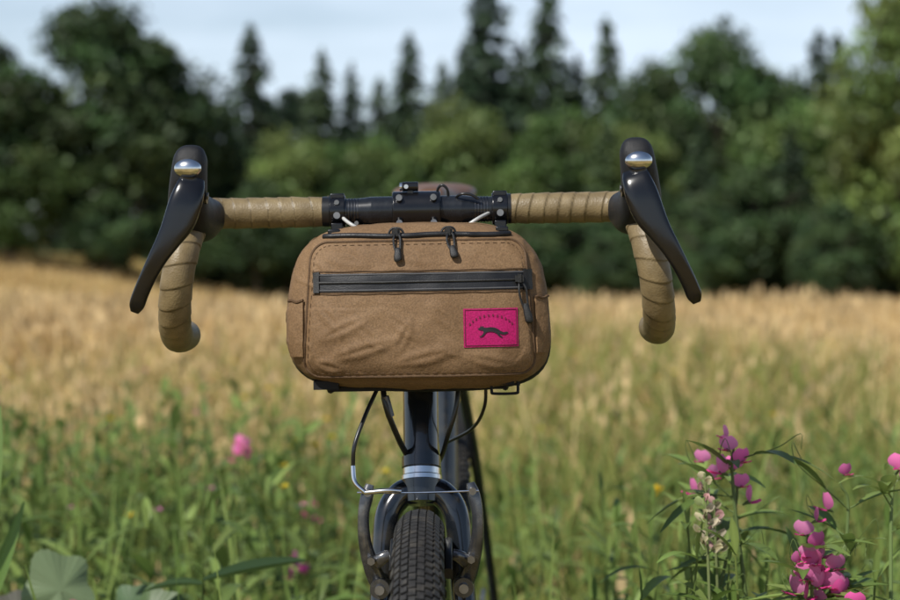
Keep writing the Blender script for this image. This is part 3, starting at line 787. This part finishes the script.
wb.tube([(.070, -.078, .7935), (.070, -.080, .7850), (.0725, -.080, .7825), (.0925, -.080, .7825), (.095, -.080, .7850), (.095, -.078, .7935)], .0014, 8, 40)
wb.box((.0825, -.070, .794), (.018, .022, .006)); wb.box((-.088, -.070, .793), (.024, .022, .008))
wb.box((0, -.030, .7875), (.17, .06, .005)); wb.obj("base_webbing", M_backp, bag, bevel=.001)

# ------------------------------------------------------------------ plants
def leafblade(b, base, d_, L, W, droop, col, up=V((0, 0, 1)), seg=6):
    d_ = d_.normalized(); side = d_.cross(up)
    if side.length < .05: side = V((1, 0, 0))
    side.normalize(); nrm = side.cross(d_); vs = []; cs = []
    for i in range(seg + 1):
        t = i / seg; w = W * .5 * (math.sin(math.pi * min(.98, t * .93 + .05)) ** .75)
        c = base + d_ * L * t - up * droop * L * t * t
        fold = nrm * w * .35
        vs += [c - side * w + fold, c, c + side * w + fold]
        cs += [col, tuple(k * 1.25 for k in col), col]
    fs = []
    for i in range(seg):
        a = i * 3; fs += [(a, a + 1, a + 4, a + 3), (a + 1, a + 2, a + 5, a + 4)]
    b.add(vs, fs, cs)
def gcol(r, k=1.0):
    t = r.random(); return (k * (.10 + .10 * t), k * (.16 + .10 * t), k * (.035 + .035 * t))
def petal(b, c, d_, n, L, W, curl, col):
    d_ = d_.normalized(); s = d_.cross(n).normalized(); n = s.cross(d_); vs = []; cs = []; K = 5
    for i in range(K + 1):
        t = i / K; w = W * .5 * math.sin(math.pi * (.08 + .84 * t ** .8)) ** .6
        for j in range(-2, 3):
            u = j / 2; vs.append(c + d_ * L * (t - .06 * (1 - abs(u)) * t ** 4) + s * w * u + n * (curl * L * t * t - .35 * w * u * u))
            k = .8 + .35 * t; cs.append((col[0] * k, col[1] * k, col[2] * k))
    fs = [(i * 5 + j, i * 5 + j + 1, (i + 1) * 5 + j + 1, (i + 1) * 5 + j) for i in range(K) for j in range(4)]
    b.add(vs, fs, cs)
def pea_flower(b, g, c, out, sz, r):
    t = r.random(); col = (.82 - .04 * t, .12 + .16 * t, .40 + .12 * t); out = out.normalized(); up = V((0, 0, 1))
    petal(b, c, (up * .9 + out * .35), out, sz * .72, sz * 1.2, -.25, col)
    wcol = (.80, .07, .32)
    s = out.cross(up).normalized()
    for k in (-1, 1): petal(b, c + s * k * sz * .05, out * .9 + up * .05 + s * k * .28, up, sz * .52, sz * .40, .1, wcol)
    petal(b, c, out - up * .1, up, sz * .4, sz * .2, .2, (.8, .45, .6))
    g.tube([c - out * sz * .35 - up * sz * .1, c - out * sz * .1, c + out * sz * .03], [sz * .03, sz * .10, sz * .09], 6, 3)
def pea_plant(root, heads, seed, n_leaf=12, lk=1.1, leaflen=(.05, .09), head_sz=.0245, nf=(4, 6)):
    r = random.Random(seed); e_ = empty("wild_pea_plant"); st_ = MB(); lf = MB(); fl = MB()
    st_.col = (.17, .24, .08)
    for hi, (hx, hy, hz, hk) in enumerate(heads):
        H = V((hx, hy, hz)); R0 = V(root) + V((r.uniform(-.05, .05), r.uniform(-.05, .05), 0)); m1 = R0.lerp(H, .5) + V((r.uniform(-.05, .05), r.uniform(-.04, .04), .03))
        path = catmull([R0, m1, H - V((0, 0, .05)) + V((r.uniform(-.012, .012), 0, 0)), H], 40)
        st_.tube(path, [.0028, .0022, .0012], 7, 40)
        for k in range(n_leaf):
            i = int(6 + 26 * (k + r.random()) / n_leaf); i = min(i, 31); p = path[i]; a = r.uniform(0, 6.28)
            d0 = V((math.cos(a), math.sin(a), r.uniform(.1, .9)))
            lead = p + d0.normalized() * r.uniform(.01, .035); st_.tube([p, lead], .0009, 5)
            for s in (-1, 1):
                a2 = a + s * .45; d2 = V((math.cos(a2), math.sin(a2), d0.z + r.uniform(-.2, .2)))
                leafblade(lf, lead, d2, r.uniform(*leaflen), r.uniform(.009, .018), r.uniform(.1, .5), gcol(r, lk))
            if r.random() < .6:
                q = lead; st_.tube([q, q + d0 * .03, q + d0 * .045 + V((.01, 0, .01)), q + d0 * .04 + V((.015, 0, -.005))], .0005, 4, 12)
        n = max(2, int(r.randint(*nf) * hk))
        for k in range(n):
            t = k / max(1, n - 1); a = -1.57 + (k * 2.4 + r.uniform(-.4, .4)) % 3.6 - 1.8; o = V((math.cos(a), math.sin(a) - .2, .1)); c_ = H + V((0, 0, -.030 + .038 * t)) + o.normalized() * .012 * (1.3 - .5 * t)
            pea_flower(fl, st_, c_, o, head_sz * (1.05 - .30 * t) * r.uniform(.85, 1.1), r)
    if st_.v: st_.obj("stems", M_weed, e_)
    if lf.v: lf.obj("leaves", M_weed, e_)
    if fl.v: fl.obj("flowers", M_petal, e_)
    return e_
pea_plant((.33, .10, 0), [(.303, .12, .710, 1.1), (.312, .16, .672, .6)], 1)
pea_plant((.40, .06, 0), [(.412, .10, .674, .7), (.368, .05, .632, .9)], 2)
pea_plant((.38, .0, 0), [(.362, .02, .602, 1.1), (.388, .03, .588, 1.1), (.345, .02, .596, .5)], 3, 12)
pea_plant((.48, .10, 0), [(.482, .12, .69, .7)], 4)
pea_plant((.30, .25, 0), [(.292, .25, .668, .6)], 5)
pea_plant((-.46, 2.0, 0), [(-.445, 2.0, .480, 1.5), (-.33, 2.3, .30, .8)], 6, 10, head_sz=.032)
pea_plant((-.50, .9, 0), [(-.56, .9, .38, .9)], 7, 12)
pea_plant((-.26, 1.4, 0), [(-.27, 1.4, .345, .7)], 8, 12)
pea_plant((.42, -.02, 0), [(.400, -.02, .562, .8)], 9, 16)
def spire(x, y, z, h, seed):
    r = random.Random(seed); e_ = empty("budding_wildflower"); s_ = MB(); b = MB(); lf = MB(); s_.col = (.25, .30, .12)
    p = catmull([(x + .02, y, 0), (x + .01, y, z * .6), (x, y, z)], 30); s_.tube(p, [.0026, .0014], 7, 30)
    for k in range(15):
        t = k / 15; a = k * 2.4 + r.uniform(-.5, .5); q = V((x, y, z - h * (1 - t))); o = V((math.cos(a), math.sin(a), .7)).normalized(); c_ = q + o * (.012 - .007 * t) * r.uniform(.8, 1.2)
        col = r.choice([(.50, .45, .28), (.62, .38, .36), (.36, .42, .18), (.60, .52, .38)])
        s_.tube([q, c_], .0008, 5)
        for m in range(3):
            petal(b, c_ - o * .004, o + V((r.uniform(-.4, .4), r.uniform(-.4, .4), 0)), V((-o.y, o.x, .2)), .011 * (1.1 - .4 * t), .007, .2, col)
    for k in range(14):
        a = r.uniform(0, 6.28); i = r.randint(6, 22); leafblade(lf, p[i], V((math.cos(a), math.sin(a), r.uniform(.5, 1.4))), r.uniform(.05, .09), .014, .3, gcol(r, 1.1))
    s_.obj("stem", M_weed, e_); b.obj("buds", M_petal, e_); lf.obj("leaves", M_weed, e_)
spire(.262, .05, .690, .085, 1); spire(.279, .10, .655, .06, 2)

def weeds():
    r = random.Random(3); b = MB()
    def stalk(x, y, h, n, L, W, k=1.0):
        g0 = float(gz(np.array(x), np.array(y))); lean = V((r.uniform(-.12, .12), r.uniform(-.1, .1), 0)) * h
        P = catmull([(x, y, g0), V((x, y, g0 + h * .5)) + lean * .4, V((x, y, g0 + h)) + lean], 12)
        b.col = gcol(r, k * .9); b.tube(P, [.0028, .0012], 5, 12)
        for i in range(n):
            q = P[min(12, int(2 + 10.9 * (i + r.random()) / n))]; a = r.uniform(0, 6.28)
            leafblade(b, q, V((math.cos(a), math.sin(a), r.uniform(.2, 1.6))), r.uniform(*L), r.uniform(*W), r.uniform(.1, .6), gcol(r, k * r.uniform(.6, 1.35)))
        leafblade(b, P[-1], lean + V((0, 0, .4)), L[0], W[0], .2, gcol(r, k))
    for i in range(380):
        y = r.uniform(.45, 3.6); D = y + 1.75; px = r.uniform(-120, 370) if r.random() < .78 else r.uniform(380, 700); x = (px - 450) / 1750 * D
        h = r.uniform(.24, .52) * (1 if px < 380 else .72) - .01 * y
        stalk(x, y, h, r.randint(8, 15), (.05, .13), (.010, .028), 1.05)
    for i in range(120):
        x = r.uniform(.2, .62); y = r.uniform(.0, .9); h = r.uniform(.36, .57) - .25 * max(0, .34 - x)
        stalk(x, y, h, r.randint(8, 14), (.045, .10), (.008, .018), 1.15)
    for (x, y, h) in ((.215, .1, .60), (.235, .15, .55), (.292, .1, .62), (.33, .08, .61), (.45, .05, .60), (.25, .08, .58)):
        stalk(x, y, h, 12, (.05, .09), (.010, .018), 1.25)
    for i in range(130):
        x = r.uniform(.5, 1.5); y = r.uniform(.9, 3.5); stalk(x, y, r.uniform(.3, .45), 10, (.05, .12), (.008, .018))
    for i in range(240):
        y = r.uniform(.3, 3.0); D = y + 1.75; px = r.choice([r.uniform(-80, 360), r.uniform(500, 950)]); x = (px - 450) / 1750 * D
        leafblade(b, V((x, y, 0)), V((r.uniform(-.25, .25), r.uniform(-.2, .2), 1)), r.uniform(.40, .62), r.uniform(.004, .009), r.uniform(0, .08), gcol(r, 1.3), up=V((r.uniform(-1, 1), r.uniform(-1, 1), .01)).normalized(), seg=8)
    b.obj("leafy_weeds", M_weed)
weeds()
def broad(x, y, z, size, tilt, col, seed):
    r = random.Random(seed); e_ = empty("broadleaf_plant"); s_ = MB(); l_ = MB(); s_.col = (.12, .16, .06)
    s_.tube([(x + .05, y + .03, 0), (x + .02, y + .02, z * .6), (x, y, z - .005)], [.004, .002], 8, 16)
    def lobed(c0, size, tilt, col):
        d_ = V(tilt).normalized(); up = V((.15, -.85, .5)).normalized(); sd_ = d_.cross(up).normalized(); up = sd_.cross(d_)
        n = 80; vs = [c0]; cs = [col]; fs = []
        for ring in (0.35, .7, 1):
            for i in range(n):
                a = -math.pi + 2 * math.pi * i / n
                tri = .5 - .5 * math.cos(a * 5)
                lobes = .98 - .22 * tri + .035 * abs(math.sin(19 * a))
                if abs(a) > 2.75: lobes *= .5
                lobes *= 1 + .25 * max(0, math.cos(a))
                rr = size * lobes * ring; vs.append(c0 + d_ * rr * math.cos(a) + sd_ * rr * math.sin(a) + up * (-.04 * size * tri * ring - .30 * size * ring ** 2 * math.sin(a) ** 2 + .02 * size * math.sin(31 * a) * ring))
                k = 1.04 - .10 * tri; cs.append(tuple(c_ * k for c_ in col))
        for i in range(n):
            j = (i + 1) % n; fs.append((0, 1 + i, 1 + j))
            for q in (0, 1): fs.append((1 + q * n + i, 1 + (q + 1) * n + i, 1 + (q + 1) * n + j, 1 + q * n + j))
        l_.add(vs, fs, cs)
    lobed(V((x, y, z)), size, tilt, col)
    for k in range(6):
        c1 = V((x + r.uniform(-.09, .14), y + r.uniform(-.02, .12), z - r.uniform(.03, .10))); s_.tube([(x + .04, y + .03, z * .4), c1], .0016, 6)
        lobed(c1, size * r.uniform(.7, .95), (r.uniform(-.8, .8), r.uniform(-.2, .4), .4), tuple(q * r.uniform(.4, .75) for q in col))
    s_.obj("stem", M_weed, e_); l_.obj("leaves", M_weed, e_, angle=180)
broad(-.500, .50, .480, .046, (-.5, .1, .75), (.22, .29, .15), 1)
b = MB()
leafblade(b, V((-.31, .45, .500)), V((1, .1, .16)), .13, .060, -.02, (.035, .065, .018))
leafblade(b, V((-.31, .45, .495)), V((-.7, .1, .0)), .08, .040, .15, (.045, .08, .02))
b.col = (.05, .09, .03); b.tube([(-.33, .5, 0), (-.32, .47, .35), (-.31, .45, .50)], [.004, .0015], 7, 16)
leafblade(b, V((-.32, .46, .42)), V((-.6, .3, .3)), .11, .03, .2, (.05, .09, .02))
b.obj("dock_plant", M_weed)
b = MB(); leafblade(b, V((-.565, .35, .52)), V((.12, 0, 1)), .21, .024, .04, (.20, .30, .09), up=V((.3, -1, .0))); leafblade(b, V((-.57, .35, .45)), V((.35, .1, 1)), .17, .018, .1, (.15, .25, .06), up=V((.3, -1, .0)))
b.col = (.1, .16, .05); b.tube([(-.6, .36, 0), (-.58, .35, .3), (-.565, .35, .54)], [.004, .002], 7, 12); b.obj("tall_leafy_weed", M_weed)
def small_flowers(name, N, col, cols2, size, seed, yr=(3, 16)):
    r = np.random.default_rng(seed); b = MB()
    for i in range(N):
        D = math.exp(r.uniform(math.log(yr[0]), math.log(yr[1]))); x = r.uniform(-.34, .34) * D; y = D - 1.75
        if r.random() < .6: x = -abs(x)
        z = float(gz(np.array(x), np.array(y))) + r.uniform(.38, .5); c = V((x, y, z)); s = size * r.uniform(.7, 1.2)
        b.col = (.12, .17, .05); b.tube([(x + .02, y, z - .42), c], .0012, 4, 3)
        for k in range(5):
            a = k * 1.2566 + r.uniform(0, .3); petal(b, c, V((math.cos(a), math.sin(a) - .3, .45)), V((0, 0, 1)), s, s * .9, .1, col if r.random() < .7 else cols2)
    b.obj(name, M_petal)
small_flowers("yellow_wildflowers", 80, (.80, .52, .02), (.85, .65, .05), .012, 1)
small_flowers("pink_wildflowers", 14, (.6, .12, .35), (.7, .2, .45), .010, 2, (3, 7))

# ------------------------------------------------------------------ light, sky, camera
S = V((-.46, -.52, .76)).normalized()
sun = bpy.data.lights.new("sun", 'SUN'); sun.energy = 5.0; sun.angle = math.radians(.53); sun.color = (1, .965, .90)
so = bpy.data.objects.new("sun", sun); so.rotation_euler = S.to_track_quat('Z', 'Y').to_euler(); so.location = (-5, -6, 12); SC.collection.objects.link(so)
W = bpy.data.worlds.new("World"); SC.world = W; W.use_nodes = True; nt = W.node_tree
bg = nt.nodes["Background"]; bg.inputs[1].default_value = .10
sky = nt.nodes.new("ShaderNodeTexSky"); sky.sky_type = 'NISHITA'; sky.sun_disc = False
sky.sun_elevation = math.asin(S.z); sky.sun_rotation = math.atan2(S.x, S.y); sky.air_density = 1.0; sky.dust_density = .6; sky.ozone_density = 1.5
tc = nt.nodes.new("ShaderNodeTexCoord"); mp = nt.nodes.new("ShaderNodeMapping"); mp.inputs["Scale"].default_value = (2.2, 2.2, 9)
nt.links.new(tc.outputs["Generated"], mp.inputs[0])
n = nt.nodes.new("ShaderNodeTexNoise"); n.inputs["Scale"].default_value = 2.2; n.inputs["Detail"].default_value = 6; nt.links.new(mp.outputs[0], n.inputs["Vector"])
mr = nt.nodes.new("ShaderNodeMapRange"); mr.inputs[1].default_value = .35; mr.inputs[2].default_value = .65; mr.inputs[3].default_value = .45; mr.inputs[4].default_value = .95; nt.links.new(n.outputs["Fac"], mr.inputs[0])
sx_ = nt.nodes.new("ShaderNodeSeparateXYZ"); nt.links.new(tc.outputs["Generated"], sx_.inputs[0])
el = nt.nodes.new("ShaderNodeMapRange"); el.inputs[1].default_value = .14; el.inputs[2].default_value = .32; el.inputs[3].default_value = 1; el.inputs[4].default_value = .03; nt.links.new(sx_.outputs[2], el.inputs[0])
mm = nt.nodes.new("ShaderNodeMath"); mm.operation = 'MULTIPLY'; nt.links.new(mr.outputs[0], mm.inputs[0]); nt.links.new(el.outputs[0], mm.inputs[1])
mx = nt.nodes.new("ShaderNodeMix"); mx.data_type = 'RGBA'; nt.links.new(mm.outputs[0], mx.inputs[0]); nt.links.new(sky.outputs[0], mx.inputs[6]); mx.inputs[7].default_value = (8.2, 9.6, 11.2, 1)
nt.links.new(mx.outputs[2], bg.inputs[0])

cam = bpy.data.cameras.new("camera"); co = bpy.data.objects.new("camera", cam); SC.collection.objects.link(co)
co.location = (0, -1.75, .935); co.rotation_euler = (math.radians(90), 0, 0)
cam.lens = 70; cam.sensor_width = 36; cam.shift_y = -.0722; cam.clip_start = .05; cam.clip_end = 2000
cam.dof.use_dof = True; cam.dof.focus_distance = 1.66; cam.dof.aperture_fstop = 5.0; cam.dof.aperture_blades = 9
SC.camera = co
SC.view_settings.view_transform = 'Standard'; SC.view_settings.look = 'None'; SC.view_settings.exposure = 0
